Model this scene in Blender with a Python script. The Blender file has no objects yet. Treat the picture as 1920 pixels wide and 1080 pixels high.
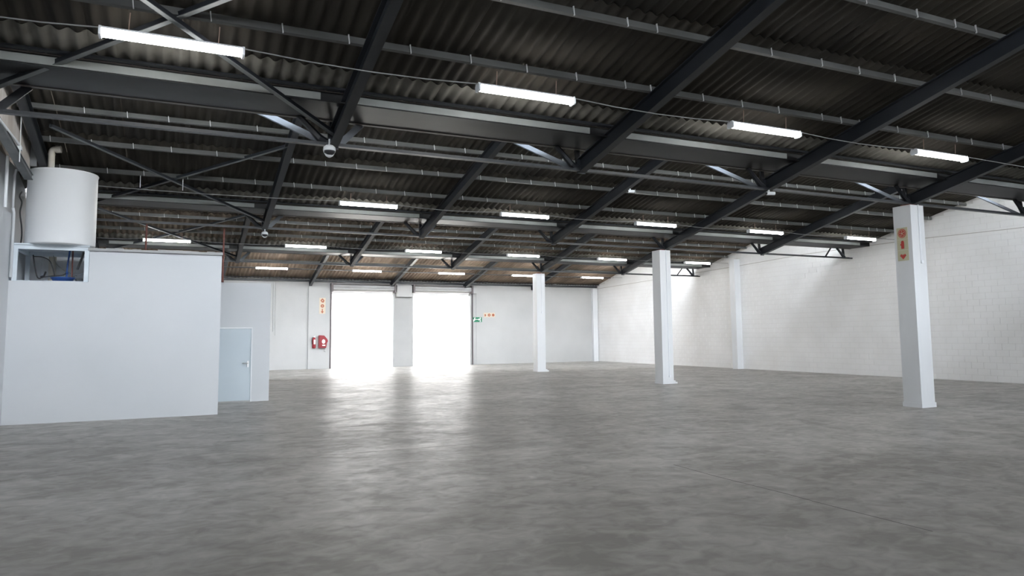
import bpy, math, random
from mathutils import Vector, Matrix
R = random.Random(7)
S = bpy.context.scene
COL = S.collection

# ------------------------------------------------------------------ camera
F, YAW, PITCH, ROLL, CX, CY, HC = 1358.73, 0.441127, 0.0917683, -0.0097094, 968.634, 503.627, 1.6
def camera():
    cy, sy = math.cos(YAW), math.sin(YAW)
    fw = Vector((sy*math.cos(PITCH), cy*math.cos(PITCH), math.sin(PITCH)))
    rt = Vector((cy, -sy, 0)); up = rt.cross(fw)
    r2 = math.cos(ROLL)*rt + math.sin(ROLL)*up
    u2 = -math.sin(ROLL)*rt + math.cos(ROLL)*up
    cd = bpy.data.cameras.new('camera'); co = bpy.data.objects.new('camera', cd); COL.objects.link(co)
    M = Matrix((r2, u2, -fw)).transposed().to_4x4(); M.translation = (0, 0, HC)
    co.matrix_world = M
    cd.sensor_fit = 'HORIZONTAL'; cd.sensor_width = 36; cd.lens = F/1920*36
    cd.shift_x = (960-CX)/1920; cd.shift_y = (CY-540)/1920
    cd.clip_start = .05; cd.clip_end = 400
    S.camera = co
camera()

# ------------------------------------------------------------------ world, sun, exposure
SKY = 30.0
W = bpy.data.worlds.new('sky'); S.world = W; W.use_nodes = True
nt = W.node_tree; bg = nt.nodes['Background']
tc = nt.nodes.new('ShaderNodeTexCoord'); sp = nt.nodes.new('ShaderNodeSeparateXYZ')
rp = nt.nodes.new('ShaderNodeValToRGB')
nt.links.new(tc.outputs['Generated'], sp.inputs[0]); nt.links.new(sp.outputs['Z'], rp.inputs[0])
# overcast sky: zenith three times as bright as the horizon
rp.color_ramp.elements[0].color = (.31, .315, .325, 1); rp.color_ramp.elements[1].color = (.92, .955, 1.02, 1)
nt.links.new(rp.outputs[0], bg.inputs[0]); bg.inputs[1].default_value = SKY
sd = bpy.data.lights.new('sun', 'SUN'); sd.energy = 30; sd.angle = .02; sd.color = (1, .93, .84)
so = bpy.data.objects.new('sun', sd); COL.objects.link(so)
so.rotation_euler = (math.radians(-22), 0, math.radians(6))
S.view_settings.view_transform = 'Standard'; S.view_settings.look = 'None'
S.view_settings.gamma = 1; S.view_settings.use_curve_mapping = False
S.view_settings.exposure = 0.64
try:
    S.cycles.use_denoising = True; S.cycles.max_bounces = 12; S.cycles.diffuse_bounces = 7
    S.cycles.sample_clamp_indirect = 8; S.cycles.caustics_reflective = False; S.cycles.caustics_refractive = False
    S.cycles.use_light_tree = True
except Exception: pass

# ------------------------------------------------------------------ main dimensions
XL, XR, YF, YB = -2.9, 23.2, 37.8, -7.15
BAY, Y0, SL, PS = 8.84, 9.65, .233, 1.22       # bay length, first valley, roof slope, purlin spacing
ZE = 4.85                                       # eave purlin centre height
RX = [-2.15, 2.02, 6.2, 10.38, 14.55, 18.75, 22.93]   # rafter and girder node lines; the last is on the right wall
def portal(x, y, z, w, h, rx):
    l = bpy.data.lights.new('daylight_portal', 'AREA'); l.shape = 'RECTANGLE'; l.size = w; l.size_y = h
    o = bpy.data.objects.new('daylight_portal', l); COL.objects.link(o); o.location = (x, y, z); o.rotation_euler = (rx, 0, 0)
    l.cycles.is_portal = True
for b in range(-2, 3):
    portal((XL+XR)/2, Y0+BAY*b+1.02, 5.9 if b > -2 else 6.25, XR-XL-.2, 1.9 if b > -2 else .95, math.radians(90))
portal(8.88, YF+.3, 2, 3.3, 4, math.radians(-90)); portal(13.3, YF+.3, 2, 3.3, 4, math.radians(-90))

# ------------------------------------------------------------------ materials
def pr(m): return m.node_tree.nodes['Principled BSDF']
def mat(name, c, r=.6, metal=0, spec=None):
    m = bpy.data.materials.new(name); m.use_nodes = True; p = pr(m)
    p.inputs['Base Color'].default_value = (*c, 1); p.inputs['Roughness'].default_value = r; p.inputs['Metallic'].default_value = metal
    if spec is not None: p.inputs['Specular IOR Level'].default_value = spec
    return m
def N(m, t): return m.node_tree.nodes.new(t)
def L(m, a, b): m.node_tree.links.new(a, b)
def noisy(m, c0, c1, scale, stretch=(1, 1, 1), detail=4, lo=.3, hi=.7, bump=0, bscale=None, rough=None):
    """two-tone wear in world space, optional fine relief"""
    g = N(m, 'ShaderNodeNewGeometry'); mp = N(m, 'ShaderNodeMapping'); mp.inputs['Scale'].default_value = stretch
    L(m, g.outputs['Position'], mp.inputs[0])
    n = N(m, 'ShaderNodeTexNoise'); n.inputs['Scale'].default_value = scale; n.inputs['Detail'].default_value = detail
    L(m, mp.outputs[0], n.inputs['Vector'])
    r = N(m, 'ShaderNodeValToRGB'); r.color_ramp.elements[0].position = lo; r.color_ramp.elements[1].position = hi
    r.color_ramp.elements[0].color = (*c0, 1); r.color_ramp.elements[1].color = (*c1, 1)
    L(m, n.outputs[0], r.inputs[0]); L(m, r.outputs[0], pr(m).inputs['Base Color'])
    if rough:
        mr = N(m, 'ShaderNodeMapRange'); mr.inputs[1].default_value = .3; mr.inputs[2].default_value = .7
        mr.inputs[3].default_value, mr.inputs[4].default_value = rough
        L(m, n.outputs[0], mr.inputs[0]); L(m, mr.outputs[0], pr(m).inputs['Roughness'])
    if bump:
        n2 = N(m, 'ShaderNodeTexNoise'); n2.inputs['Scale'].default_value = bscale or scale*4; n2.inputs['Detail'].default_value = 3
        L(m, mp.outputs[0], n2.inputs['Vector'])
        b = N(m, 'ShaderNodeBump'); b.inputs['Strength'].default_value = bump; b.inputs['Distance'].default_value = .02
        L(m, n2.outputs[0], b.inputs['Height']); L(m, b.outputs[0], pr(m).inputs['Normal'])
    return m
M = {}
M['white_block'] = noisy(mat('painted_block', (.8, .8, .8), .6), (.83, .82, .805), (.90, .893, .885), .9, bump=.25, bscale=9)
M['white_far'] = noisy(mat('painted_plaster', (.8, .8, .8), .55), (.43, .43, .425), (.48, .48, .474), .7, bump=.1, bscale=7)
M['white_cool'] = noisy(mat('cool_white_board', (.8, .8, .8), .5), (.56, .578, .598), (.60, .612, .63), .5)
M['seam'] = mat('wall_seam', (.52, .49, .46), .8)
M['mortar'] = mat('block_joint', (.73, .71, .69), .8)
M['pillar'] = noisy(mat('pillar_paint', (.8, .82, .84), .5), (.69, .70, .715), (.75, .765, .78), 1.2, (1, 1, .3), bump=.15, bscale=9)
M['grey_pier'] = noisy(mat('grey_paint', (.6, .6, .6), .6), (.36, .36, .355), (.40, .40, .395), 1)
M['steel'] = noisy(mat('dark_painted_steel', (.03, .035, .042), .42, 0, .5), (.009, .011, .015), (.019, .022, .028), 1.5, lo=.25, hi=.75)
M['steel_soffit'] = noisy(mat('dark_gutter_steel', (.03, .03, .03), .45, 0, .26), (.006, .0062, .0067), (.012, .0122, .013), 2, (1, 2, 1))
M['steel_lit'] = noisy(mat('glazing_lit_brace', (.3, .34, .4), .45), (.11, .125, .145), (.16, .18, .205), 3)  # paler blue copy of the steel, glazing light put into its colour
M['purlin'] = noisy(mat('galvanised_purlin', (.18, .185, .18), .55), (.07, .072, .07), (.13, .132, .128), 1.2, lo=.25, hi=.75)
M['board'] = noisy(mat('gutter_front_board', (.25, .26, .25), .5), (.2, .21, .2), (.3, .32, .31), 1.3)
M['rail'] = mat('eave_rail', (.17, .15, .14), .6)
M['rust'] = noisy(mat('red_oxide_pipe', (.2, .06, .05), .7), (.13, .045, .04), (.24, .09, .07), 8)
M['rod'] = mat('rusty_rod', (.3, .2, .16), .6)
M['clip'] = mat('hook_bolt_strap', (.62, .63, .63), .4)
M['roof'] = noisy(mat('weathered_sheet_bay_lit', (.08, .065, .05), .9), (.015, .0125, .0095), (.046, .039, .029), .8, (2.2, .5, .5), detail=6, lo=.25, hi=.75)
for i_, (lo_, hi_) in enumerate((((.014, .0115, .0085), (.042, .035, .025)), ((.055, .041, .029), (.155, .118, .085)), ((.12, .085, .06), (.33, .25, .185)))):  # sheet tone steps paler towards the doors, standing in for door light
    M['roof%d' % (i_+1)] = noisy(mat('weathered_sheet_bay_lit', (.08, .065, .05), .9), lo_, hi_, .8, (2.2, .5, .5), detail=6, lo=.25, hi=.75)
M['roof_eave'] = noisy(mat('pale_cement_sheet', (.17, .165, .15), .9), (.095, .091, .078), (.17, .163, .143), 2)
M['roof_top'] = mat('roof_outer_board', (.3, .29, .27), .9)
M['wire'] = mat('grey_cable', (.2, .2, .2), .5)
M['black'] = mat('black_rubber', (.015, .015, .018), .5)
M['white_metal'] = noisy(mat('white_enamel', (.8, .82, .85), .35), (.76, .78, .81), (.82, .84, .86), 2)
M['tank'] = noisy(mat('white_tank_plastic', (.82, .84, .86), .35), (.91, .92, .93), (.94, .945, .955), .8)
M['pvc'] = noisy(mat('aged_cream_pvc', (.6, .55, .46), .4), (.56, .51, .42), (.68, .65, .6), 3)
M['frame_white'] = noisy(mat('pale_blue_white_steel', (.68, .74, .8), .4), (.62, .68, .73), (.72, .78, .83), 3)
M['zinc'] = noisy(mat('grey_blue_channel', (.2, .24, .28), .45), (.11, .12, .125), (.18, .19, .195), 3)
M['door'] = noisy(mat('pale_blue_door_paint', (.5, .62, .72), .45), (.49, .555, .60), (.52, .585, .63), 1)
M['chrome'] = mat('chrome', (.8, .8, .8), .35, 1)
M['red'] = mat('red_enamel', (.26, .018, .026), .4)
M['sign_red'] = mat('sign_red_print', (.45, .04, .03), .5)
M['sign_orange'] = mat('sign_orange_print', (.38, .11, .05), .5)
M['cream'] = mat('photoluminescent_cream', (.52, .50, .34), .45)
M['cream_pale'] = mat('pale_cream_board', (.62, .53, .41), .45)
M['green'] = mat('exit_green', (.015, .19, .09), .45)
M['sign_white'] = mat('sign_white', (.85, .88, .86), .45)
M['shutter'] = noisy(mat('galvanised_shutter', (.62, .62, .62), .4, .2), (.36, .36, .36), (.44, .44, .44), 1.5)
M['dark_guide'] = mat('shutter_guide_steel', (.12, .10, .105), .5)
M['blue'] = mat('blue_plastic', (.02, .08, .3), .4)
M['yard'] = noisy(mat('concrete_yard', (.5, .49, .46), .9), (.30, .29, .265), (.36, .35, .32), .4)
M['opposite'] = noisy(mat('pale_render', (.5, .5, .48), .9), (.38, .37, .355), (.43, .42, .40), .3)
M['cladding'] = noisy(mat('beige_fibre_cement', (.5, .45, .4), .8), (.44, .38, .33), (.62, .58, .54), 2.5, (1, 1, .25))
# lamp tubes
m = bpy.data.materials.new('fluorescent_tube'); m.use_nodes = True; p = pr(m)
p.inputs['Base Color'].default_value = (1, 1, 1, 1); p.inputs['Emission Color'].default_value = (1, .98, .95, 1); p.inputs['Emission Strength'].default_value = 22
M['tube'] = m
# glazing
m = bpy.data.materials.new('weathered_roof_glass'); m.use_nodes = True
t = m.node_tree.nodes; t.remove(pr(m)); mx = t.new('ShaderNodeMixShader'); m2 = t.new('ShaderNodeMixShader'); tl = t.new('ShaderNodeBsdfTranslucent'); tl.inputs[0].default_value = (.9, .92, .93, 1); m2.inputs[0].default_value = .3; tr = t.new('ShaderNodeBsdfTransparent'); gl = t.new('ShaderNodeBsdfGlossy')
tr.inputs[0].default_value = (.95, .97, .98, 1); gl.inputs['Roughness'].default_value = .05; mx.inputs[0].default_value = .08
L(m, tr.outputs[0], m2.inputs[1]); L(m, tl.outputs[0], m2.inputs[2]); L(m, m2.outputs[0], mx.inputs[1]); L(m, gl.outputs[0], mx.inputs[2]); L(m, mx.outputs[0], t['Material Output'].inputs[0])
M['glass'] = m
# polished concrete floor
def floor_material():
    m = mat('power_floated_concrete', (.2, .19, .18), .35); p = pr(m)
    g = N(m, 'ShaderNodeNewGeometry')
    def noise(scale, st, detail, dist=0):
        mp = N(m, 'ShaderNodeMapping'); mp.inputs['Scale'].default_value = st; mp.inputs['Rotation'].default_value = (0, 0, .25)
        L(m, g.outputs['Position'], mp.inputs[0])
        n = N(m, 'ShaderNodeTexNoise'); n.inputs['Scale'].default_value = scale; n.inputs['Detail'].default_value = detail
        n.inputs['Distortion'].default_value = dist; L(m, mp.outputs[0], n.inputs['Vector']); return n.outputs[0]
    big = noise(.45, (1, 1, 1), 5, .4); mid = noise(1.2, (1, 1.2, 1), 9, 1.2); fine = noise(5, (1, 1.2, 1), 10, 1.0)
    def mad(a, b, k):
        n = N(m, 'ShaderNodeMath'); n.operation = 'MULTIPLY_ADD'; L(m, a, n.inputs[0]); n.inputs[1].default_value = k
        if isinstance(b, float): n.inputs[2].default_value = b
        else: L(m, b, n.inputs[2])
        return n.outputs[0]
    v = mad(fine, mad(mid, mad(big, 0.0, .22), .42), .36)
    r = N(m, 'ShaderNodeValToRGB'); e = r.color_ramp.elements
    e[0].position = .41; e[0].color = (.265, .252, .231, 1); e[1].position = .62; e[1].color = (.41, .394, .366, 1)
    L(m, v, r.inputs[0]); L(m, r.outputs[0], p.inputs['Base Color'])
    mr = N(m, 'ShaderNodeMapRange'); mr.inputs[1].default_value = .4; mr.inputs[2].default_value = .6
    mr.inputs[3].default_value = .47; mr.inputs[4].default_value = .34
    L(m, v, mr.inputs[0]); L(m, mr.outputs[0], p.inputs['Roughness'])
    wv = noise(4, (1, 1, 1), 8, 1.0)
    b = N(m, 'ShaderNodeBump'); b.inputs['Strength'].default_value = .2; b.inputs['Distance'].default_value = .012
    L(m, wv, b.inputs['Height']); L(m, b.outputs[0], p.inputs['Normal'])
    p.inputs['Specular IOR Level'].default_value = .11
    return m
M['floor'] = floor_material()
M['crack'] = mat('floor_joint_filler', (.05, .048, .045), .8)

# ------------------------------------------------------------------ mesh helpers
class MB:
    def __init__(s): s.v = []; s.f = []
    def add(s, vs, fs):
        k = len(s.v); s.v += [tuple(v) for v in vs]; s.f += [tuple(i+k for i in f) for f in fs]; return s
    def box(s, x0, x1, y0, y1, z0, z1):
        vs = [(x, y, z) for x in (x0, x1) for y in (y0, y1) for z in (z0, z1)]
        return s.add(vs, [(0, 1, 3, 2), (4, 6, 7, 5), (0, 4, 5, 1), (2, 3, 7, 6), (0, 2, 6, 4), (1, 5, 7, 3)])
    def bar(s, a, b, w, h, up=(0, 0, 1)):
        a, b = Vector(a), Vector(b); d = (b-a).normalized(); u = Vector(up)
        sd = d.cross(u).normalized(); u = sd.cross(d).normalized(); vs = []
        for p in (a, b):
            for i, j in ((-1, -1), (1, -1), (1, 1), (-1, 1)): vs.append(p+sd*(w/2*i)+u*(h/2*j))
        return s.add(vs, [(0, 3, 2, 1), (4, 5, 6, 7), (0, 1, 5, 4), (1, 2, 6, 5), (2, 3, 7, 6), (3, 0, 4, 7)])
    def ibar(s, a, b, w, h, t=.016, up=(0, 0, 1)):
        """I-section between two points; a and b on the centre line"""
        a, b = Vector(a), Vector(b); d = (b-a).normalized(); u = Vector(up); sd = d.cross(u).normalized(); u = sd.cross(d).normalized()
        s.bar(a+u*(h/2-t/2), b+u*(h/2-t/2), w, t, up); s.bar(a-u*(h/2-t/2), b-u*(h/2-t/2), w, t, up)
        return s.bar(a, b, t, h-2*t, up)
    def tube(s, pts, r, n=10, cap=True):
        pts = [Vector(p) for p in pts]; rings = []; prev = None
        for i, p in enumerate(pts):
            d = ((pts[i+1]-p).normalized() if i < len(pts)-1 else Vector((0, 0, 0))) + ((p-pts[i-1]).normalized() if i else Vector((0, 0, 0)))
            d.normalize()
            if prev is None: u = d.orthogonal().normalized()
            else: u = (prev-d*prev.dot(d)).normalized()
            prev = u; w = d.cross(u); rr = r[i] if isinstance(r, (list, tuple)) else r
            rings.append([p+(u*math.cos(2*math.pi*k/n)+w*math.sin(2*math.pi*k/n))*rr for k in range(n)])
        vs = [v for q in rings for v in q]; fs = []
        for i in range(len(pts)-1):
            for k in range(n):
                fs.append((i*n+k, i*n+(k+1) % n, (i+1)*n+(k+1) % n, (i+1)*n+k))
        if cap: fs += [tuple(range(n))[::-1], tuple((len(pts)-1)*n+k for k in range(n))]
        return s.add(vs, fs)
    def lathe(s, c, prof, n=32):
        """profile of (radius, z) about a vertical axis at c"""
        vs = []; fs = []
        for r, z in prof:
            for k in range(n): vs.append((c[0]+r*math.cos(2*math.pi*k/n), c[1]+r*math.sin(2*math.pi*k/n), c[2]+z))
        for i in range(len(prof)-1):
            for k in range(n): fs.append((i*n+k, i*n+(k+1) % n, (i+1)*n+(k+1) % n, (i+1)*n+k))
        fs += [tuple(range(n))[::-1], tuple((len(prof)-1)*n+k for k in range(n))]
        return s.add(vs, fs)
    def prism(s, poly, o, ax, ay, n, t):
        """flat polygon in plane (o, ax, ay) extruded t along n"""
        o, ax, ay, n = Vector(o), Vector(ax), Vector(ay), Vector(n); k = len(poly)
        vs = [o+ax*x+ay*y for x, y in poly]+[o+ax*x+ay*y+n*t for x, y in poly]
        fs = [tuple(range(k))[::-1], tuple(range(k, 2*k))]+[(i, (i+1) % k, (i+1) % k+k, i+k) for i in range(k)]
        return s.add(vs, fs)
    def mesh(s, name, m, smooth=False):
        me = bpy.data.meshes.new(name); me.from_pydata(s.v, [], s.f); me.update(); me.materials.append(m)
        if smooth: me.polygons.foreach_set('use_smooth', [True]*len(me.polygons))
        return me
    def build(s, name, m, parent=None, smooth=False, label=None, kind=None):
        o = bpy.data.objects.new(name, s.mesh(name, m, smooth)); COL.objects.link(o)
        if parent:
            o.parent = parent
            lp = Vector((0, 0, 0)); q = parent
            while q: lp += q.location; q = q.parent
            if lp.length > 0: o.data.transform(Matrix.Translation(-lp))
        if label: o['label'] = label
        if kind: o['kind'] = kind
        return o
def tag(o, label, cat, group=None, kind=None):
    o['label'] = label; o['category'] = cat
    if group: o['group'] = group
    if kind: o['kind'] = kind
    return o
def empty(name, loc=(0, 0, 0), kind=None):
    o = bpy.data.objects.new(name, None); COL.objects.link(o); o.location = loc; o.empty_display_size = .2
    if kind: o['kind'] = kind
    return o
def copy_tree(o, loc=None, parent=None):
    c = o.copy(); COL.objects.link(c)
    if parent: c.parent = parent
    if loc: c.location = loc
    for ch in list(o.children): copy_tree(ch, None, c)
    return c

# ------------------------------------------------------------------ floor
fl = MB().box(XL-.3, XR+.3, YB-.3, YF+.25, -.25, -.003).build('floor', M['crack']); fl['kind'] = 'structure'
jx = [XL-.3, 7.85, 14.4, XR+.3]; jy = [YB-.3, 1.3, 10.2, 19.2, 28.3, YF+.25]
for i in range(3):
    for j in range(5):
        g = .004
        MB().box(jx[i]+g, jx[i+1]-g, jy[j]+.009, jy[j+1]-.009, -.003, 0).build('floor_slab', M['floor'], fl)
cr = MB()
q = [(5.56, 4.0), (5.55, 5.1), (5.575, 5.6), (5.56, 6.6), (5.6, 7.4)]
for a, b in zip(q, q[1:]): cr.bar((a[0], a[1], 0), (b[0], b[1], 0), .008, .0016)
cr.build('crack', M['crack'], fl)
yd = MB().box(-60, 80, YF+.25, 110, -.3, -.02).build('yard_ground', M['yard']); yd['kind'] = 'structure'

# outside the doors, added to cut their light: canopy and building across yard
cn = MB().box(3, 19, YF+.25, YF+5.2, 4.75, 4.87).build('added_canopy', M['roof_top']); cn['kind'] = 'structure'
for x in (3.2, 18.8): MB().box(x-.08, x+.08, YF+5.0, YF+5.16, -.02, 4.75).build('added_canopy_post', M['steel'], cn)
ob = MB().box(-25, 50, 56, 58, -.02, 9).build('added_wall_opposite', M['opposite']); ob['kind'] = 'structure'

# ------------------------------------------------------------------ roof
SQ = math.sqrt(1+SL*SL)
def roof_z(b, y): return ZE + SL*(Y0+BAY*b-y)           # purlin centre line of bay b (b=0 ends at first valley)
def far_y(b): return Y0+BAY*b
PITCHW, NP, AMP, TH = .177, 6, .027, .011
def sheet_mesh(name, length, m):
    n = 8; cols = NP*n+2; vs = []; fs = []
    for side in (0, 1):
        for j in (0, 1):
            for i in range(cols+1):
                x = i*PITCHW/n; z = AMP*math.cos(2*math.pi*i/n)+side*TH+(TH+.001)*x/(NP*PITCHW)
                vs.append((x, j*length, z))
    c = cols+1
    for i in range(cols):
        fs.append((i, i+1, c+i+1, c+i)); fs.append((2*c+i, 3*c+i, 3*c+i+1, 2*c+i+1))
        fs.append((i, 2*c+i, 2*c+i+1, i+1)); fs.append((c+i, c+i+1, 3*c+i+1, 3*c+i))
    fs.append((0, c, 3*c, 2*c)); fs.append((cols, 2*c+cols, 3*c+cols, c+cols))
    return MB().add(vs, fs).mesh(name, m, True)
SHEET_L = 2*PS*SQ+.16
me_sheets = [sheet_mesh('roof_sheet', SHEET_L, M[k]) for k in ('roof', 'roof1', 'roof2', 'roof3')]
me_eave = sheet_mesh('eave_sheet', .62, M['roof_eave'])
SW = NP*PITCHW; NX = 25; SX0 = XL-.22
def lay(me, name, parent, x, ylow, zlow, tilt=0.0):
    """sheet whose low end is at (ylow, zlow); it rises towards -Y"""
    o = bpy.data.objects.new(name, me); COL.objects.link(o); o.parent = parent
    o.location = (x, ylow, zlow)
    ang = math.atan(SL)+tilt
    # local +Y runs up the slope, that is world -Y and +Z
    X = Vector((1, 0, 0)); Yv = Vector((0, -math.cos(ang), math.sin(ang))); Z = Vector((0, math.sin(ang), math.cos(ang)))
    q = Matrix((X, Yv, Z)).transposed().to_quaternion() if False else None
    # mirror-free frame: turn about Z by pi, sheet then runs along -X
    Xn = Vector((-1, 0, 0)); o.matrix_local = Matrix.Translation((x+SW, ylow, zlow)) @ Matrix((Xn, Yv, Z)).transposed().to_4x4()
    return o
names = ['', '.001', '.002', '.003']
for b in range(0, 4):
    root = MB().add([(XL-.3, far_y(b)-BAY+1.05, roof_z(b, far_y(b)-BAY+1.05)+.17), (XR+.3, far_y(b)-BAY+1.05, roof_z(b, far_y(b)-BAY+1.05)+.17),
                     (XR+.3, far_y(b)+(.1 if b < 3 else 1.55), roof_z(b, far_y(b)+(.1 if b < 3 else 1.55))+.17), (XL-.3, far_y(b)+(.1 if b < 3 else 1.55), roof_z(b, far_y(b)+(.1 if b < 3 else 1.55))+.17)],
                    [(0, 1, 2, 3)]).build('ceiling', M['roof_top']); root['kind'] = 'structure'
    yl = far_y(b)+.12 if b < 3 else YF+.1
    k = 0
    if b < 3:
        # short pale eave pieces tucked under the first course, standing proud over the eave purlin
        for i in range(NX):
            lay(me_eave, 'eave_sheet', root, SX0+i*SW, far_y(b)+.14, roof_z(b, far_y(b)+.14)+.082)
        ys = [far_y(b)+.02-2*PS*j for j in range(4)]
    else:
        ys = [YF+.08-2*PS*j*.98 for j in range(4)]
    for j, y in enumerate(ys):
        for i in range(NX):
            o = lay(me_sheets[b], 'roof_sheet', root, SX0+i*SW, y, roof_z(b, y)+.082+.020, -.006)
# closed roof behind the camera
rb = MB().add([(XL-.3, YB-.3, roof_z(-1, YB)+.1), (XR+.3, YB-.3, roof_z(-1, YB)+.1), (XR+.3, far_y(-1)+.1, roof_z(-1, far_y(-1)+.1)+.1), (XL-.3, far_y(-1)+.1, roof_z(-1, far_y(-1)+.1)+.1)],
              [(0, 1, 2, 3)]).build('ceiling', M['roof']); rb['kind'] = 'structure'

# ------------------------------------------------------------------ walls
def wall_profile(top_in):
    pts = [(YB, 0), (YF, 0), (YF, roof_z(3, YF)+.08)]
    for b in (3, 2, 1, 0):
        yr = far_y(b)-BAY+.9
        pts += [(yr, roof_z(b, yr)+.08), (yr, 4.72), (yr-.9, 4.72), (yr-.9, ZE+.08)]
    pts += [(YB, roof_z(-1, YB)+.08)]
    return pts
def side_wall(name, x, t, m, y0=None):
    mb = MB(); P = wall_profile(0)
    segs = [(YB, far_y(-1), -1)]+[(far_y(b)-BAY+.9, far_y(b), b) for b in (0, 1, 2)]+[(far_y(3)-BAY+.9, YF, 3)]
    for (a, b, k) in segs:
        mb.add([(xx, y, z) for xx in (x, x+t) for (y, z) in ((a, 0), (b, 0), (b, roof_z(k, b)+.08), (a, roof_z(k, a)+.08))],
               [(0, 1, 2, 3), (7, 6, 5, 4), (0, 4, 5, 1), (1, 5, 6, 2), (2, 6, 7, 3), (3, 7, 4, 0)])
    for b in (-1, 0, 1, 2): mb.box(x, x+t, far_y(b), far_y(b)+.9, 0, 5.2)
    o = mb.build(name, m); o['kind'] = 'structure'; return o
wr = side_wall('wall_right', XR+.004, .25, M['mortar'])
# painted blocks of the right wall: the nearest 300 one by one, the rest joined
BL, BH = .40, .20
def top_at(y):
    for b in (3, 2, 1, 0, -1):
        if y > far_y(b)-BAY+.9 and (y <= far_y(b) or b == 3): return roof_z(b, y)+.03
    return 5.1
blocks = []
for r in range(36):
    z0 = r*BH
    y = 8.6 - (BL/2 if r % 2 else 0)
    while y < YF:
        y1 = min(y+BL, YF)
        t = min(top_at(y), top_at(y1))
        z1 = min(z0+BH, t)
        if z1-z0 > .05 and y1-y > .06: blocks.append((y, y1, z0, z1))
        y += BL
full = [k for k in blocks if abs(k[1]-k[0]-BL) < 1e-6 and abs(k[3]-k[2]-BH) < 1e-6 and k[0] > 12.6]
full.sort(key=lambda k: (k[0]-0)**2+(k[2]-1.6)**2*.2+23.2**2)
near = set(full[:300])
g = .0035
bme = MB().box(-.006, .003, g, BL-g, g, BH-g).mesh('block', M['white_block'])
rest = MB()
for k in blocks:
    if k in near:
        o = bpy.data.objects.new('block', bme); COL.objects.link(o); o.parent = wr; o.location = (XR+R.uniform(0, .0025), k[0], k[2])
    else:
        dx = R.uniform(0, .0015); rest.box(XR-.006+dx, XR+.003, k[0]+g, k[1]-g, k[2]+g, k[3]-g)
rest.build('blocks', M['white_block'], wr, kind='stuff')
MB().box(XR-.003, XR+.004, YB, 8.65, 0, 4.6).build('plaster', M['white_block'], wr)
# projecting ring course line
rc = MB(); q = [(37.8, 4.36), (33.2, 4.46), (25.5, 4.65), (21.6, 4.78), (16.4, 4.78), (13.4, 4.71), (9.0, 4.7)]
for a, b in zip(q, q[1:]): rc.bar((XR-.006, a[0], a[1]), (XR-.006, b[0], b[1]), .012, .022)
rc.build('seam', M['seam'], wr)
MB().box(XR-.33, XR, 25.35, 25.68, 0, 4.95).build('pilaster', M['pillar'], wr)
# left wall: thick masonry below, thinner cladding above
wl = side_wall('wall_left', XL-.42, .2, M['cladding'])
MB().box(XL-.2, XL, YB, YF, 0, 4.02).build('masonry', M['white_cool'], wl)
MB().box(XL-.222, XL-.13, YB, YF, 4.02, 5.12).build('plaster', M['white_cool'], wl)
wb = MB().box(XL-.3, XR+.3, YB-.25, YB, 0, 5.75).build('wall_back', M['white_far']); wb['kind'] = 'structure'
# far wall with two door openings
D1, D2, DZ = (7.26, 10.56), (11.6, 14.95), 4.02
zt = roof_z(3, YF)+.22
fw = MB()
for a, b, z0, z1 in ((XL-.3, D1[0], 0, zt), (D1[1], D2[0], 0, zt), (D2[1], XR+.3, 0, zt), (D1[0], D1[1], DZ, zt), (D2[0], D2[1], DZ, zt)):
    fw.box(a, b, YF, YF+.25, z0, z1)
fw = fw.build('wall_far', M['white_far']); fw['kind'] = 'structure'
MB().box(6.13, 7.2, YF-.1, YF, 0, 4.2).build('pilaster', M['white_far'], fw)
MB().box(10.6, 11.56, YF-.05, YF, 0, 3.68).build('grey_pier_panel', M['grey_pier'], fw)
MB().box(10.68, 11.5, YF-.28, YF, 3.7, 4.3).build('box_panel', M['white_far'], fw)
MB().box(22.82, 23.14, YF-.22, YF, 0, 4.35).build('pilaster', M['pillar'], fw)
MB().box(15.3, 15.42, YF-.03, YF, 0, 4.35).build('pilaster', M['white_far'], fw)
eb = MB().ibar((XL, YF-.1, 4.465), (XR-.012, YF-.1, 4.465), .12, .08).build('eave_beam', M['steel'])
tag(eb, 'dark steel beam running along the top of the far door wall', 'beam')
for x in (4.42, 4.53):
    o = MB().tube([(x, YF-.02, 4.36), (x+.02, YF-.02, 1.9 if x < 4.5 else 1.7)], .018, 8).build('wall_conduit', M['white_far' if x > 4.5 else 'shutter'])
    tag(o, 'pale vertical conduit on far wall behind the blue door block' if x < 4.5 else 'white vertical conduit beside the grey one on far wall', 'conduit')

# ------------------------------------------------------------------ glazing strips above the valleys
for b in (-2, -1, 0, 1, 2):  # rearmost strip is an unseen addition to fill the near floor with daylight
    y = far_y(b)+.96 if b > -2 else YB-.12; z0, z1 = (4.86 if b > -2 else 5.76), roof_z(b+1, y)+.05
    root = MB().box(XL, XR, y-.03, y+.03, z0, z0+.06).box(XL, XR, y-.03, y+.03, z1-.06, z1+.06).build('window_%d' % (b+3), M['steel']); root['kind'] = 'structure'
    n = 22; w = (XR-XL)/n
    bar = MB().box(-.02, .02, y-.025, y+.025, z0+.06, z1-.06).mesh('glazing_bar', M['steel'])
    pane = MB().box(.02, w-.02, y-.003, y+.003, z0+.06, z1-.06).mesh('pane', M['glass'])
    for i in range(n+1):
        o = bpy.data.objects.new('glazing_bar', bar); COL.objects.link(o); o.parent = root; o.location = (XL+i*w, 0, 0)
        if i < n:
            o = bpy.data.objects.new('pane', pane); COL.objects.link(o); o.parent = root; o.location = (XL+i*w, 0, 0)

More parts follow.
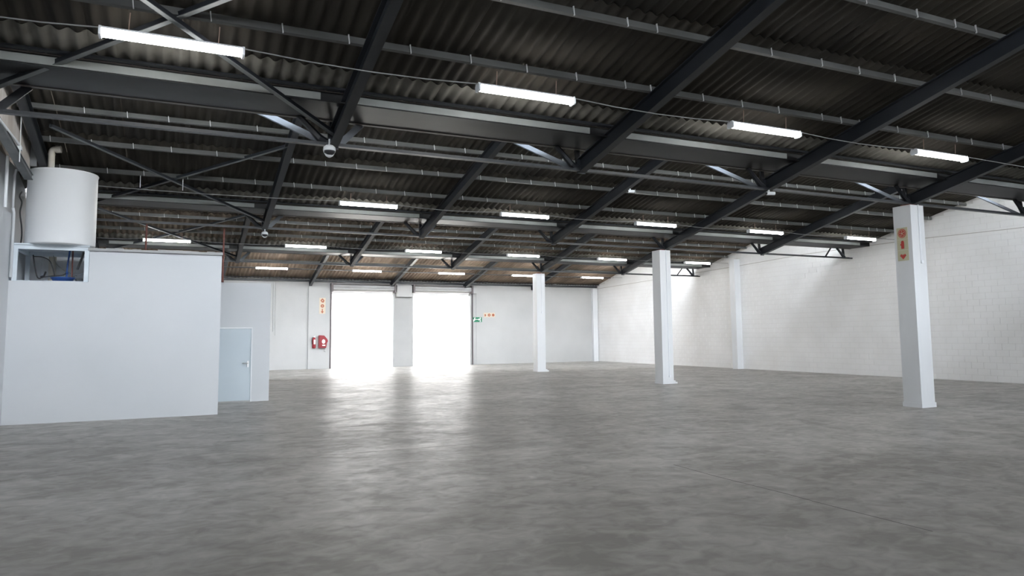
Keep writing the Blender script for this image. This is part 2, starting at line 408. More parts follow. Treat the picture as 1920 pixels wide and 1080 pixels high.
# ------------------------------------------------------------------ valley gutters and lattice girders
bayword = ['nearest', 'second', 'third', 'farthest']
for b in (-1, 0, 1, 2):
    yn, yf_ = far_y(b), far_y(b)+.84
    w = ['the valley behind the viewer', 'the nearest roof valley', 'the second roof valley', 'the third, farthest roof valley'][b+1]
    root = empty('valley_gutter', (0, yn, 4.76))
    tag(root, 'dark box gutter with pale front board along '+w, 'gutter')
    edges = [XL]+RX[:]
    for i in range(len(edges)-1):
        a = edges[i]+(.09 if i else 0); c = edges[i+1]-(.09 if i < 6 else .02)
        MB().box(edges[i]+.002, edges[i+1]-.002 if i < 6 else XR-.01, yn+.012, yf_, 4.752, 4.766).build('soffit', M['steel_soffit'], root)
        MB().box(a+.02, c-.25, yn-.006, yn+.012, 4.765, 4.862).build('front_board', M['board'], root)
        MB().box(edges[i]+.002, edges[i+1]-.002 if i < 6 else XR-.01, yf_, yf_+.05, 4.742, 4.772).build('rear_rim', M['rail'], root)
        MB().box(edges[i], edges[i+1] if i < 6 else XR-.01, yf_+.05, yf_+.075, 4.742, 4.9).build('rear_upstand', M['steel_soffit'], root)
    MB().box(XL, XR-.012, yn-.012, yn+.02, 4.884, 4.896).build('eave_rail', M['rail'], root)
    MB().box(XL, XR, yn+.02, yn+.035, 4.765, 5.02).build('closure_strip', M['steel_soffit'], root)
    if b < 0: continue
    yg = yn+.9
    root = empty('lattice_girder', (0, yg, 4.4))
    tag(root, 'dark steel lattice girder with slotted double bottom chord under '+w, 'girder')
    for dy, dz in ((-.085, -.012), (.06, .018)):
        MB().bar((XL+.01, yg+dy, 4.395+dz), (XR-.012, yg+dy, 4.395+dz), .065, .045).build('bottom_chord', M['steel'], root)
    MB().bar((XL+.01, yg+.18, 5.5), (XR-.012, yg+.18, 5.5), .08, .09).build('top_chord', M['steel'], root)
    for i, x in enumerate(RX):
        x = min(x, XR-.06)
        MB().bar((x, yg+.06, 4.44), (x, yg+.18, 5.46), .07, .06, (0, 1, 0)).build('post', M['steel'], root)
        MB().tube([(x-.10, yg-.06, 4.42), (x-.2, yg-.06, 4.47), (x-.33, yg-.06, 4.6), (x-.5, yg-.06, 4.76)], [.05, .055, .045, .045], 6).build('strut', M['steel'], root)
        if i < 6: MB().bar((x+.10, yg+.02, 4.42), (x+.42, yg+.02, 4.76), .10, .03, (0, 1, 0)).build('strut', M['steel_lit' if i in (1, 2) else 'steel'], root)  # struts at two nodes take the steel with glazing light coloured in
        if i >= 1 and b == 0:
            MB().bar((x-.04, yg+.1, 4.43), (x-.04-1.75, yg+1.02, 5.42), .12, .02, (0, 1, -.6)).build('diagonal', M['steel_lit'], root)
    if b > 0: MB().bar((21.9, yg, 4.42), (22.28, yg, 4.84), .035, .045, (0, 1, 0)).build('strut', M['steel'], root)

# ------------------------------------------------------------------ rafters
ordw = ['first', 'second', 'third', 'fourth', 'fifth', 'sixth', 'seventh']
for b in range(0, 4):
    for i, x in enumerate(RX[:6]):
        if i == 0 and b > 0: x = -2.42
        y1 = far_y(b)+.88 if b < 3 else YF-.17; y0 = far_y(b)-BAY+1.15
        off = -.05-.13
        za = roof_z(b, y0)+off; zb = roof_z(b, y1)+off
        mb = MB().ibar((x, y0, za), (x, y1, zb), .13, .25, .018)
        o = mb.build('rafter', M['steel']); w = bayword[b]
        tag(o, 'dark steel rafter under the %s roof bay, %s counted from the left wall' % (w, ordw[i]), 'rafter', 'sloping steel rafters')
        pl = MB().bar((x, y1-.02, zb), (x, y1, zb-.002), .15, .27); pl.build('end_plate', M['steel'], o)

# ------------------------------------------------------------------ purlins
for b in range(0, 4):
    ks = range(0 if b < 3 else -1, 7)
    for k in ks:
        y = far_y(b)-PS*k
        if k == -1: y = YF-.32
        z = roof_z(b, y)+ (.0 if k else .02)
        if k == 0 and b < 3: y -= .09; z = roof_z(b, y)
        ht = .092 if k > 0 else .03
        mb = MB().bar((XL, y, z+(0.0 if k > 0 else .03)), (XR, y, z+(0.0 if k > 0 else .03)), .05, ht, (0, math.sin(math.atan(SL)), math.cos(math.atan(SL))))
        o = mb.build('purlin', M['purlin' if k > 0 else 'steel'])
        pos = 'lying on the eave' if k == 0 else 'against the wall over the shutters' if k < 0 else '%s row up from the eave' % ordw[k-1]
        tag(o, 'long grey galvanised purlin of the %s roof bay, %s' % (bayword[b], pos), 'purlin', 'grey roof purlins')
        if k > 0 and (b < 2 or b == 2 and k < 4):
            n = 0; x = XL+.4+R.uniform(0, .3); st = MB(); cm = None
            while x < XR-.1:
                if b == 0 and k < 5:
                    MB().bar((x, y-.031, z+.06), (x+.012, y-.031, z-.052), .012, .02, (0, 1, 0)).build('clip', M['clip'], o); n += 1
                else: st.bar((x, y-.031, z+.06), (x+.012, y-.031, z-.052), .012, .016, (0, 1, 0))
                x += R.choice((.44, .76, .76, .95, .8))*(1.0 if b == 0 else .9)
            if st.v: st.build('clips', M['clip'], o, kind='stuff')

# ------------------------------------------------------------------ crossed wind braces in the left strip
def zb_(b, y): return roof_z(b, y)-.1
for b, ylo, yhi in ((0, 10.45, 6.4), (1, 19.25, 15.3), (2, 28.1, 24.3)):
    for s, w in ((1, 'falling to the right'), (-1, 'falling to the left')):
        xa, xb = (RX[0], RX[1]) if s == 1 else (RX[1], RX[0])
        dz = -.03*s; za = zb_(b, yhi)+dz; zc = zb_(b, ylo)+dz
        if s == 1: zc = 4.52
        a = Vector((xa, yhi, za)); c = Vector((xb, ylo, zc))
        root = MB().bar(a+Vector((0, 0, .0)), c+Vector((0, 0, .0)), .065, .008).build('wind_brace', M['zinc'])
        tag(root, 'steel wind brace at left of the %s roof bay, %s' % (bayword[b], w), 'brace', 'crossed wind braces')
        MB().bar(a+Vector((.02, 0, .03)), c+Vector((.02, 0, .03)), .008, .06).build('web', M['steel'], root)
        MB().bar(a+Vector((-.02, 0, .035)), c+Vector((-.02, 0, .035)), .008, .06).build('web', M['steel'], root)

# ------------------------------------------------------------------ fluorescent lamps
def lamp_proto():
    o = empty('fluorescent_lamp', (0, 0, 0))
    # housing above two tubes, origin at the tube centre line
    prof = [(-.055, .045), (-.04, .068), (.04, .068), (.055, .045), (.02, .028), (-.02, .028)]
    MB().prism([(y, z) for y, z in prof], (-.70, 0, 0), (0, 1, 0), (0, 0, 1), (1, 0, 0), 1.40).build('housing', M['white_metal'], o)
    for s in (-1, 1):
        MB().tube([(-.685, s*.034, 0), (.685, s*.034, 0)], .0255, 12).build('tube', M['tube'], o)
        MB().prism([(-.07, -.03), (-.05, -.042), (.05, -.042), (.07, -.03), (.07, .03), (.05, .068), (-.05, .068), (-.07, .03)],
                   (s*.70-.012, 0, 0), (0, 1, 0), (0, 0, 1), (1, 0, 0), .024).build('end_cap', M['white_metal'], o)
    for s in (-1, 1):
        MB().tube([(s*.44, 0, .066), (s*.44+.01, 0, .27)], .006, 6).build('hanger_rod', M['rod'], o)
    return o
lamps = [(0, [-.09, 4.155, 8.34, 12.54]), (1, [4.19, 8.41, 12.67, 16.91, 21.2]), (2, [-.29, 4.12, 8.44, 12.63, 16.84, 21.4]), (3, [4.0, 8.43, 12.8, 16.93, 21.2])]
P = lamp_proto(); first = True
for b, xs in lamps:
    y = far_y(b)-PS; z = 4.775
    for i, x in enumerate(xs):
        o = P if first else copy_tree(P); first = False
        o.location = (x, y+.0, z)
        w = ['nearest', 'second', 'third', 'farthest'][b]
        tag(o, 'lit twin-tube fluorescent batten hanging in the %s lamp row, %s from the left' % (w, ordw[i]), 'lamp', 'hanging fluorescent lamps')
    pts = []
    xx = XL+.05
    marks = sorted([XL+.05, XR]+[v for x in xs for v in (x-.7, x+.7)])
    for i, x in enumerate(marks):
        pts.append((x, y, z+.062))
        if i < len(marks)-1 and marks[i+1]-x > 1.6:
            for t in (.25, .5, .75): pts.append((x+(marks[i+1]-x)*t, y, z+.062-.05*4*t*(1-t)))
    o = MB().tube(pts, .008, 6).build('power_cable', M['wire'])
    tag(o, 'thin grey cable strung through the %s row of lamps' % ['nearest', 'second', 'third', 'farthest'][b], 'cable')
# pair of rods left without a lamp above the office block
y = far_y(1)-PS
o = empty('lamp_hanger', (0, y, 4.8)); tag(o, 'empty pair of lamp hanger rods near the white tank, no lamp on them', 'hanger')
for x in (-.75, .08): MB().bar((x, y, 4.83), (x, y, 5.09), .012, .012, (0, 1, 0)).build('rod', M['clip'], o)

# ------------------------------------------------------------------ pillars
def pillar(cx, cy, label, w=.42, conduit=(0.0, 3.1), foot=False):
    o = empty('pillar', (cx, cy, 0)); tag(o, label, 'pillar', 'free standing white pillars'); h = w/2
    MB().box(cx-h, cx+h, cy-h, cy+h, .1, 4.32).build('shaft', M['pillar'], o)
    MB().box(cx-h-.015, cx+h+.02, cy-h-.015, cy+h+.015, 0, .1).build('plinth', M['pillar'], o)
    MB().box(cx-.1, cx+.1, cy-.1, cy+.1, 4.32, 4.36).build('bearing_plate', M['rust'], o)
    mb = MB().tube([(cx+.03, cy-h-.012, 4.33), (cx+.035, cy-h-.012, conduit[1])], .012, 8)
    mb.build('conduit', M['white_metal'], o)
    MB().box(cx+.02, cx+.09, cy-h-.03, cy-h, conduit[1]-.04, conduit[1]+.02).build('junction_box', M['white_metal'], o)
    if foot: MB().box(cx+h+.02, cx+h+.16, cy-h+.02, cy+.05, 0, .05).box(cx+h+.02, cx+h+.1, cy-h+.04, cy, .05, .1).build('foot_block', M['pillar'], o)
    return o
pillar(14.45, 10.52, 'nearest white pillar, at right, with cream fire signs near its top')
pillar(14.42, 19.40, 'middle white pillar with long conduit and a small block at its foot', .42, (0, .25), True)
pillar(14.66, 28.75, 'farthest white pillar, narrowest, standing before the far wall', .40, (0, 2.6), True)

# fire signs on the nearest pillar
NX_ = (-1, 0, 0)
def circle(r, n=20, c=(0, 0)): return [(c[0]+r*math.cos(2*math.pi*i/n), c[1]+r*math.sin(2*math.pi*i/n)) for i in range(n)]
sg = empty('fire_sign', (14.24, 10.52, 3.48)); tag(sg, 'cream three-square fire sign with red symbols on the nearest pillar', 'sign')
sx = 14.24; c = 10.535; hw = .13
ax, ay, nn = (0, -1, 0), (0, 0, 1), (-1, 0, 0)
def sign_sq(z0, z1): MB().prism([(-hw, z0), (hw, z0), (hw, z1), (-hw, z1)], (sx, c, 0), ax, ay, nn, .006).build('board', M['cream'], sg)
sign_sq(3.125, 3.352); sign_sq(3.357, 3.585); sign_sq(3.59, 3.845)
def red(poly, name='symbol', m='sign_red', t=.009, dx=0): return MB().prism(poly, (sx-dx, c, 0), ax, ay, nn, t).build(name, M[m], sg)
red(circle(.098, 28, (0, 3.72)))
red(circle(.083, 28, (0, 3.72)), 'ring', 'cream', .0095)
red(circle(.074, 28, (0, 3.72)), 'symbol', 'sign_red', .010)
for i in range(5):
    a = i*1.257+.4
    red([(x+.045*math.cos(a), z+.045*math.sin(a)) for x, z in circle(.012, 8, (0, 3.72))], 'hole', 'cream', .0105)
red(circle(.02, 12, (0, 3.72)), 'hole', 'cream', .0105)
red([(-.03, 3.385), (.03, 3.385), (.035, 3.4), (.035, 3.53), (.02, 3.56), (-.02, 3.56), (-.035, 3.53), (-.035, 3.50), (-.055, 3.485), (-.055, 3.465), (-.035, 3.455), (-.035, 3.4)])
red([(0, 3.155), (.075, 3.235), (.045, 3.275), (.012, 3.24), (.012, 3.262), (-.012, 3.262), (-.012, 3.24), (-.045, 3.275), (-.075, 3.235)])

# ------------------------------------------------------------------ office block, blue door
wo = MB()
wo.box(XL, -1.575, 16.7, 16.82, 0, 2.745); wo.box(-1.575, .885, 16.7, 16.82, 0, 3.37)
wo.box(.765, .885, 16.82, 19.77, 0, 3.37)
wo = wo.build('wall_office', M['white_cool']); wo['kind'] = 'structure'
rg = MB(); n = 16
for i in range(n):
    x0 = -1.6+(2.5)*i/n; x1 = -1.6+2.5*(i+1)/n
    rg.box(x0, x1, 16.66-R.uniform(0, .02), 18.2, 3.371, 3.425+R.uniform(-.012, .014))
o = rg.build('roof_slab_edge', M['grey_pier'], wo); o['label'] = 'rough grey mortar edge'
MB().box(XL, -1.575, 16.82, 19.6, 2.66, 2.74).build('platform', M['white_metal'], wo)
MB().box(XL, -1.6, 18.5, 18.6, 2.74, 3.44).build('back_panel', M['white_metal'], wo)
MB().box(-1.6, -1.575, 16.82, 19.1, 2.74, 3.37).build('side_panel', M['white_far'], wo)
ws = MB().box(.885, .92, 19.65, 19.77, 0, 2.97).box(1.80, 2.24, 19.65, 19.77, 0, 2.97).box(.92, 1.80, 19.65, 19.77, 1.85, 2.97).box(2.12, 2.24, 19.77, 23.5, 0, 2.97).box(.885, 2.24, 19.66, 23.5, 2.97, 3.0)
ws = ws.build('wall_store', M['white_cool']); ws['kind'] = 'structure'
d = MB().box(.925, 1.79, 19.668, 19.71, .03, 1.835).build('door_1', M['door']); d['kind'] = 'structure'
fr = MB().box(1.79, 1.815, 19.64, 19.72, 0, 1.865).box(.9, 1.79, 19.64, 19.72, 1.838, 1.865); fr.build('door_frame', M['white_metal'], d)
h = MB().box(1.70, 1.745, 19.655, 19.668, .86, 1.02).build('handle', M['chrome'], d)
MB().tube([(1.722, 19.66, .965), (1.722, 19.61, .965), (1.70, 19.605, .965), (1.59, 19.605, .965)], .010, 8).build('lever', M['chrome'], h)
MB().tube([(1.722, 19.66, .9), (1.722, 19.64, .9)], .014, 10).build('lock', M['chrome'], h)
MB().box(.925, .945, 19.655, 19.668, .42, .5).build('hinge', M['chrome'], d)
MB().box(.925, 1.79, 19.65, 19.72, 0, .028).build('threshold', M['grey_pier'], d)

# ------------------------------------------------------------------ tank on its stand
st = empty('tank_stand', (-2.22, 17.4, 2.74)); tag(st, 'pale blue steel table frame carrying the round white tank', 'stand')
for x in (-2.815, -1.62):
    for y in (16.715, 18.05):
        MB().box(x-.04, x+.04, y-.035, y+.035, 2.74, 3.36).build('leg', M['frame_white'], st)
for a in ((-2.855, -1.58, 16.68, 16.75), (-2.855, -1.58, 18.01, 18.08)):
    MB().box(*a, 3.36, 3.44).build('rail', M['frame_white'], st)
for a in ((-2.855, -2.79, 16.75, 18.01), (-1.645, -1.58, 16.75, 18.01)):
    MB().box(*a, 3.36, 3.44).build('rail', M['frame_white'], st)
MB().box(-2.87, -1.575, 16.65, 18.1, 3.44, 3.47).build('tray', M['frame_white'], st)
MB().box(-2.855, -1.58, 16.69, 16.73, 2.742, 2.752).build('sill_rail', M['frame_white'], st)
TX, TY = -2.12, 17.02
tk = empty('water_tank', (TX, TY, 3.47)); tag(tk, 'tall round white water tank standing above the office block', 'tank')
MB().lathe((TX, TY, 3.472), [(.59, 0), (.61, .02), (.61, 1.44), (.62, 1.445), (.625, 1.465), (.615, 1.48), (.3, 1.5)], 64).build('shell', M['tank'], tk, True)
MB().lathe((TX, TY, 4.972), [(.10, 0), (.10, .02), (.08, .03)], 24).build('lid_collar', M['tank'], tk)
px_, py_ = -2.275, 16.50
pts = [(px_, py_, 4.95), (px_, py_, 5.26)]
for i in range(1, 6):
    a = i*math.pi/10; pts.append((px_+.075*(1-math.cos(a)), py_-.02*i/5, 5.26+.075*math.sin(a)))
pts.append((px_+.15, py_-.03, 5.335))
o = MB().tube(pts, .058, 18).build('overflow_pipe', M['pvc'], None, True); tag(o, 'cream plastic pipe with elbow rising from the white tank', 'pipe')
MB().tube([(px_+.07, py_-.02, 5.33), (px_+.16, py_-.03, 5.336)], .074, 18).build('socket', M['pvc'], o)
MB().tube([(px_, py_, 5.21), (px_, py_, 5.235)], .063, 18).build('coupling', M['pvc'], o)

# things under and beside the tank
o = MB().lathe((-2.08, 17.25, 2.742), [(.15, 0), (.20, .09), (.22, .10), (.22, .115), (.19, .12)], 28).build('plastic_basin', M['blue'], None, True); tag(o, 'shallow blue plastic basin lying under the tank stand', 'basin')
o = MB().lathe((-1.78, 17.2, 2.742), [(.06, 0), (.085, .09), (.07, .1)], 16).build('steel_bowl', M['zinc']); tag(o, 'small grey bowl under the tank stand, right of the blue basin', 'bowl')
MB().tube([(-1.86, 17.2, 2.82), (-1.885, 17.2, 2.88), (-1.85, 17.2, 2.91), (-1.83, 17.2, 2.89)], .005, 6).build('handle', M['zinc'], o)
o = MB().tube([(-1.93, 17.3, 2.74), (-1.93, 17.3, 3.44)], .014, 10).build('red_pipe', M['rust']); tag(o, 'thin red pipe rising through the tank stand', 'pipe')
o = MB().tube([(-2.03, 17.35, 2.79), (-2.02, 17.35, 3.1), (-1.99, 17.35, 3.44)], .016, 10).build('blue_pipe', M['blue']); tag(o, 'dark blue pipe rising from the blue basin', 'pipe')
MB().tube([(-2.025, 17.33, 2.95), (-2.025, 17.37, 2.97)], .03, 10).build('valve', M['blue'], o)
def cable(name, pts, r, m, label, cat='hose'):
    # smooth through points (Catmull-Rom)
    P_ = [Vector(p) for p in pts]; P_ = [P_[0]*2-P_[1]]+P_+[P_[-1]*2-P_[-2]]; out = []
    for i in range(1, len(P_)-2):
        for s in range(6):
            t = s/6; a, b, c_, d_ = P_[i-1:i+3]
            out.append(.5*((2*b)+(c_-a)*t+(2*a-5*b+4*c_-d_)*t*t+(3*b-a-3*c_+d_)*t**3))
    out.append(P_[-2]); o = MB().tube(out, r, 8).build(name, M[m], None, True); tag(o, label, cat); return o
h = cable('black_hose', [(-2.60, 17.2, 3.3), (-2.56, 17.2, 3.05), (-2.50, 17.2, 2.84), (-2.40, 17.2, 2.86), (-2.25, 17.25, 2.89), (-2.1, 17.3, 2.91), (-2.03, 17.34, 2.96)], .012, 'black', 'black hose looping across the space under the tank')
MB().tube([(-2.46, 17.2, 2.86), (-2.40, 17.2, 2.88), (-2.37, 17.2, 2.97)], .018, 8).build('fitting', M['black'], h)
cable('black_hose', [(-2.6, 17.3, 3.28), (-2.45, 17.3, 3.27), (-2.33, 17.3, 3.2), (-2.27, 17.3, 3.05), (-2.23, 17.3, 2.9)], .009, 'black', 'thin black hose curving from the stand top to the basin')
cable('black_hose', [(-2.28, 17.4, 3.32), (-2.22, 17.4, 3.15), (-2.05, 17.4, 3.0), (-1.85, 17.4, 2.95), (-1.7, 17.35, 3.02), (-1.64, 17.3, 3.08)], .006, 'wire', 'grey cord hanging in a shallow loop at right under the tank')
cable('drain_hose', [(-1.76, 17.5, 3.42), (-1.80, 17.5, 3.25), (-1.86, 17.5, 3.05)], .022, 'zinc', 'thick short grey hose end hanging under the tank stand')
cable('black_hose', [(-2.79, 16.9, 4.52), (-2.83, 16.9, 4.42), (-2.79, 16.9, 4.3), (-2.81, 16.9, 4.1), (-2.775, 16.9, 3.85), (-2.76, 16.9, 3.65), (-2.77, 16.9, 3.47)], .014, 'black', 'black hose dangling between left wall and the white tank')
o = MB().tube([(-2.41, 18.3, 2.74), (-2.41, 18.3, 3.44)], .07, 16).build('standpipe', M['pvc']); tag(o, 'cream upright pipe seen through the stand under the tank', 'pipe')
for x in (-2.62, -2.58):
    o = MB().tube([(x, 18.4, 2.742), (x, 18.4, 3.44)], .012, 8).build('water_pipe', M['white_metal'])
    tag(o, 'thin white pipe behind the tank stand, '+('left' if x < -2.6 else 'right')+' one of two', 'pipe')

# ------------------------------------------------------------------ fittings high on the left wall
cl = MB()
yy = [10.75, 12.2, 13.7, 15.2, 16.38]
for a, b in zip(yy, yy[1:]):
    za, zc = 4.95-.098*(a-13.7), 4.95-.098*(b-13.7); ta, tb = roof_z(1, a)+.07, roof_z(1, b)+.07
    cl.add([(x, y, z) for x in (-2.66, -2.60) for (y, z) in ((a+.004, za), (b-.004, zc), (b-.004, tb), (a+.004, ta))],
           [(0, 1, 2, 3), (7, 6, 5, 4), (0, 4, 5, 1), (1, 5, 6, 2), (2, 6, 7, 3), (3, 7, 4, 0)])
cl.build('gable_cladding', M['cladding'], wl)
o = MB().bar((-2.60, 12.9, 5.03), (-2.60, 16.3, 4.70), .10, .09).bar((-2.60, 12.9, 5.075), (-2.60, 16.3, 4.745), .14, .015).bar((-2.60, 12.9, 4.985), (-2.60, 16.3, 4.655), .14, .015).build('wall_channel', M['zinc'])
tag(o, 'grey steel channel sloping along the upper left wall toward the tank', 'channel')
o = MB().tube([(-2.54, 12.6, 5.0), (-2.54, 14.95, 4.99)], .024, 10).build('wall_pipe', M['white_metal']); tag(o, 'white horizontal pipe high on the left wall over the channel', 'pipe')
MB().box(-2.60, -2.50, 14.85, 14.95, 4.90, 4.965).build('bracket', M['white_metal'], o)
o = MB().tube([(-2.86, 15.80, 4.98), (-2.86, 15.80, 4.02)], .028, 10).build('wall_pipe', M['white_metal']); tag(o, 'short white vertical pipe at the picture edge under the wall channel', 'pipe')
o = MB().tube([(-2.86, 16.85, 4.93), (-2.86, 16.6, 4.88), (-2.86, 16.5, 4.75), (-2.86, 16.5, 4.12)], .02, 10).build('wall_pipe', M['white_metal'], None, True); tag(o, 'white bent vertical pipe on left wall nearer the tank', 'pipe')
o = MB().tube([(-2.86, 16.5, 4.12), (-2.86, 16.62, 4.05), (-2.86, 16.62, 2.8)], .026, 10).build('wall_pipe', M['white_metal'], None, True); tag(o, 'white downpipe on left wall ending beside the tank stand', 'pipe')
o = MB().box(-2.62, -2.49, 16.33, 16.345, 4.93, 5.33).box(-2.62, -2.605, 16.345, 16.40, 4.93, 5.33).box(-2.59, -2.52, 16.335, 16.345, 5.33, 5.37).build('hanger_channel', M['zinc'])
tag(o, 'upright grey steel channel behind the tank top', 'channel')
MB().tube([(-2.555, 16.315, 5.29), (-2.555, 16.33, 5.29)], .014, 10).build('bolt', M['clip'], o)
o = MB().tube([(-2.5, 14.7, 5.66), (-2.5, 14.75, 4.66)], .008, 8).build('drop_rod', M['clip']); tag(o, 'thin pale vertical rod at upper left beside the first rafter', 'rod')
for x, z0, n_ in ((-.68, 3.43, 'left'), (1.06, 3.0, 'right')):
    y = 19.5
    o = MB().tube([(x+.01, y, 4.36), (x, y, z0)], .022, 8).build('hanger_pipe', M['rust']); tag(o, 'rusty red hanger pipe above the office block, '+n_+' of the two', 'pipe')
    MB().tube([(x, y, z0), (x, y, z0+.05)], .032, 8).build('flange', M['rust'], o)

# ------------------------------------------------------------------ roller shutter doors
def shutter(n, x0, x1, left_dark):
    d = empty('door_%d' % n, ((x0+x1)/2, YF, 0), 'structure')
    # coil hood, faceted
    prof = [(0, 3.97), (-.16, 3.98), (-.30, 4.05), (-.34, 4.16), (-.30, 4.27), (-.18, 4.33), (0, 4.33)]
    MB().prism(prof, (x0+.04, YF, 0), (0, 1, 0), (0, 0, 1), (1, 0, 0), x1-x0-.08).build('coil_hood', M['shutter'], d)
    for i, z in enumerate((4.07, 4.2)): MB().box(x0+.04, x1-.04, YF-.352, YF-.33, z, z+.012).build('hood_rib', M['white_metal'], d)
    for i in range(3): MB().box(x0+.05, x1-.05, YF+.06, YF+.09, 3.84+i*.06, 3.893+i*.06).build('slat', M['shutter'], d)
    MB().box(x0+.05, x1-.05, YF+.045, YF+.105, 3.80, 3.835).build('bottom_bar', M['shutter'], d)
    MB().box(x0+.04, x1-.04, YF-.2, YF-.17, 3.945, 3.975).build('lip', M['dark_guide'], d)
    for s, x in ((0, x0), (1, x1)):
        MB().box(x-.05, x+.05, YF-.38, YF, 3.93, 4.36).build('end_bracket', M['dark_guide'], d)
        MB().box(x-.04, x+.04, YF-.06, YF+.1, 0, 3.93).build('guide', M['dark_guide' if (n == 2 and s == 0) else 'shutter'], d)
        if n == 3 and s == 1: MB().box(x+.1, x+.14, YF-.08, YF, 0, 3.93).build('guide', M['dark_guide'], d)
    MB().box(x0, x1, YF-.1, YF, 4.335, 4.36).build('head_angle', M['rail'], d)
    return d
shutter(2, *D1, True); shutter(3, *D2, False)
MB().box(D2[1]-.02, D2[1]+.32, YF-.3, YF, 3.95, 4.3).build('motor_cover', M['white_far'], fw)

# ------------------------------------------------------------------ signs and fire gear on far wall
yw = YF-.1
def wsign(name, sq, label, board, sym, y):
    root = empty(name, (sq[0][0], y, sq[0][2])); tag(root, label, 'sign')
    for (x0, x1, z0, z1), kind in zip(sq, sym):
        MB().box(x0, x1, y-.012, y, z0, z1).build('board', M[board], root)
        cx, cz, r = (x0+x1)/2, (z0+z1)/2, min(x1-x0, z1-z0)*.36
        if kind == 'arrow': poly = [(0, -r*1.25), (r*.8, -r*.1), (r*.25, -r*.1), (r*.25, r*1.2), (-r*.25, r*1.2), (-r*.25, -r*.1), (-r*.8, -r*.1)]
        elif kind == 'flame': poly = [(0, r*1.15), (r, r*.1), (r*.6, -r), (-r*.2, -r*1.0), (-r, 0), (-r*.5, r*.7)]
        elif kind == 'side': poly = [(-r*.4, r), (r*.6, r*.1), (r*.6, -r*.3), (-r*.1, -r*1.1), (-r*.6, -r*.9)]
        else: poly = circle(r, 8)
        MB().prism(poly, (cx, y-.012, cz), (1, 0, 0), (0, 0, 1), (0, -1, 0), .006).build('symbol', M['sign_red' if board == 'cream' else 'sign_orange'], root)
        if kind in ('flame', 'dia'): MB().prism(circle(r*.3, 8), (cx, y-.018, cz), (1, 0, 0), (0, 0, 1), (0, -1, 0), .003).build('hole', M[board], root)
    return root
wsign('fire_sign', [(6.66, 6.97, 3.32, 3.60), (6.66, 6.97, 3.06, 3.315), (6.66, 6.97, 2.79, 3.055)], 'upright three-square cream fire sign above the extinguisher', 'cream_pale', ['flame', 'dia', 'arrow'], yw)
wsign('fire_sign', [(15.75, 15.97, 2.63, 2.88), (15.98, 16.22, 2.63, 2.88), (16.23, 16.46, 2.63, 2.88)], 'horizontal three-square orange fire sign right of the right shutter', 'cream_pale', ['side', 'dia', 'dot'], YF)
ex = empty('exit_sign', (15.36, YF-.03, 2.49)); tag(ex, 'green and white running man exit sign beside the right shutter', 'sign')
MB().box(15.08, 15.64, YF-.045, YF-.03, 2.36, 2.63).build('board', M['green'], ex)
def w(poly, nm='pictogram'): MB().prism(poly, (15.08, YF-.045, 2.36), (1, 0, 0), (0, 0, 1), (0, -1, 0), .005).build(nm, M['sign_white'], ex)
w([(0.02, .02), (.06, .02), (.12, .09), (.17, .11), (.17, .15), (.13, .24), (.09, .24), (.1, .17), (.06, .13), (.02, .15), (.02, .11), (.05, .08)], 'running_man')
w(circle(.02, 8, (.15, .235)), 'running_man'); w([(.19, .13), (.36, .13), (.36, .16), (.19, .16)], 'arrow'); w([(.36, .08), (.45, .145), (.36, .21)], 'arrow')
w([(.42, .02), (.5, .02), (.47, .13), (.5, .25), (.42, .25), (.45, .13)], 'door_mark')
fx = empty('fire_extinguisher', (6.40, yw-.09, 1.04)); tag(fx, 'red fire extinguisher hung on far wall left of the shutters', 'extinguisher')
ec = (6.41, yw-.09, 1.04)
MB().lathe(ec, [(.05, 0), (.085, .03), (.09, .06), (.09, .43), (.07, .5), (.035, .535), (.03, .56)], 24).build('cylinder', M['red'], fx, True)
MB().box(6.38, 6.44, yw-.12, yw-.06, 1.595, 1.63).bar((6.37, yw-.09, 1.62), (6.49, yw-.09, 1.66), .03, .02).bar((6.37, yw-.09, 1.60), (6.48, yw-.09, 1.59), .03, .015).build('valve', M['chrome'], fx)
MB().tube([(6.38, yw-.1, 1.61), (6.31, yw-.12, 1.56), (6.305, yw-.12, 1.4), (6.32, yw-.12, 1.25)], .014, 8).build('hose', M['black'], fx)
MB().box(6.385, 6.47, yw-.186, yw-.176, 1.25, 1.48).build('label_plate', M['sign_white'], fx)
MB().box(6.36, 6.46, yw-.02, yw, 1.2, 1.5).build('bracket', M['red'], fx)
hr = empty('hose_reel', (6.86, yw, 1.06)); tag(hr, 'red pentagonal fire hose reel cover on far wall beside the extinguisher', 'hose reel')
MB().prism([(0, 0), (.37, 0), (.41, .25), (.46, .34), (.42, .44), (.27, .62), (.04, .64), (0, .6)], (6.63, yw, 1.06), (1, 0, 0), (0, 0, 1), (0, -1, 0), .2).build('cover', M['red'], hr)
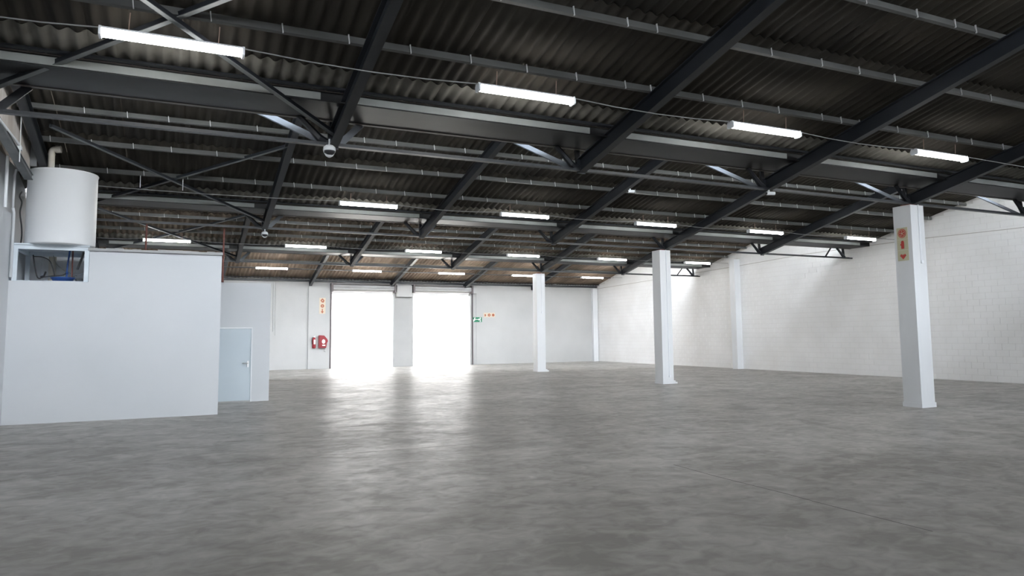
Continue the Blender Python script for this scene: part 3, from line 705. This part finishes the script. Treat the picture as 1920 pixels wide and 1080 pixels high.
MB().prism([(.04, .06), (.36, .06), (.38, .25), (.42, .34), (.38, .42), (.26, .56), (.06, .58)], (6.63, yw-.2, 1.06), (1, 0, 0), (0, 0, 1), (0, -1, 0), .03).build('face_plate', M['red'], hr)
MB().prism([(x*.75, z) for x, z in circle(.11, 20)], (6.86, yw-.23, 1.38), (1, 0, 0), (0, 0, 1), (0, -1, 0), .006).build('opening', M['sign_white'], hr)
MB().prism([(0, 0), (.15, 0), (.15, .06), (0, .06)], (6.8, yw-.23, 1.16), (1, 0, 0), (0, 0, 1), (0, -1, 0), .006).build('label_plate', M['sign_white'], hr)
MB().tube([(6.98, yw-.05, 1.06), (6.92, yw-.05, .88), (7.0, yw-.05, .85)], .01, 8).build('nozzle_hose', M['wire'], hr)

# ------------------------------------------------------------------ cameras on the girders
def dome(x, y, z, s, label):
    o = empty('dome_camera', (x, y, z)); tag(o, label, 'camera')
    MB().lathe((x, y, z-.17*s), [(.02, 0), (.05*s, .02*s), (.078*s, .07*s), (.085*s, .10*s), (.08*s, .14*s), (.05*s, .165*s), (.02*s, .175*s)], 24).build('shell', M['white_metal'], o, True)
    MB().lathe((x, y-.01*s, z-.155*s), [(.02*s, 0), (.045*s, .01*s), (.074*s, .045*s), (.078*s, .07*s)], 20).build('lens_dome', M['black'], o, True)
    MB().tube([(x, y, z), (x, y, z+.09)], .014, 8).build('stem', M['white_metal'], o)
    return o
dome(1.95, 10.42, 4.36, 1.05, 'white dome security camera under the nearest girder')
dome(2.02, 19.3, 4.30, .95, 'small white dome camera under the second girder above the office')
def bullet(x, y, z, label, dz=-1):
    o = empty('bullet_camera', (x, y, z)); tag(o, label, 'camera')
    MB().tube([(x, y, z), (x, y, z-.06)], .02, 10).build('mount', M['white_metal'], o)
    MB().tube([(x-.07, y-.02, z-.075), (x+.09, y-.06, z-.07)], .035, 14).build('body', M['white_metal'], o)
    MB().tube([(x-.075, y-.02, z-.076), (x-.07, y-.02, z-.075)], .026, 12).build('lens', M['black'], o)
bullet(10.36, 10.45, 4.36, 'white bullet camera under the nearest girder, left of the nearest pillar')
bullet(10.32, 15.1, 5.26, 'small white bullet camera on a rafter beyond the nearest girder')
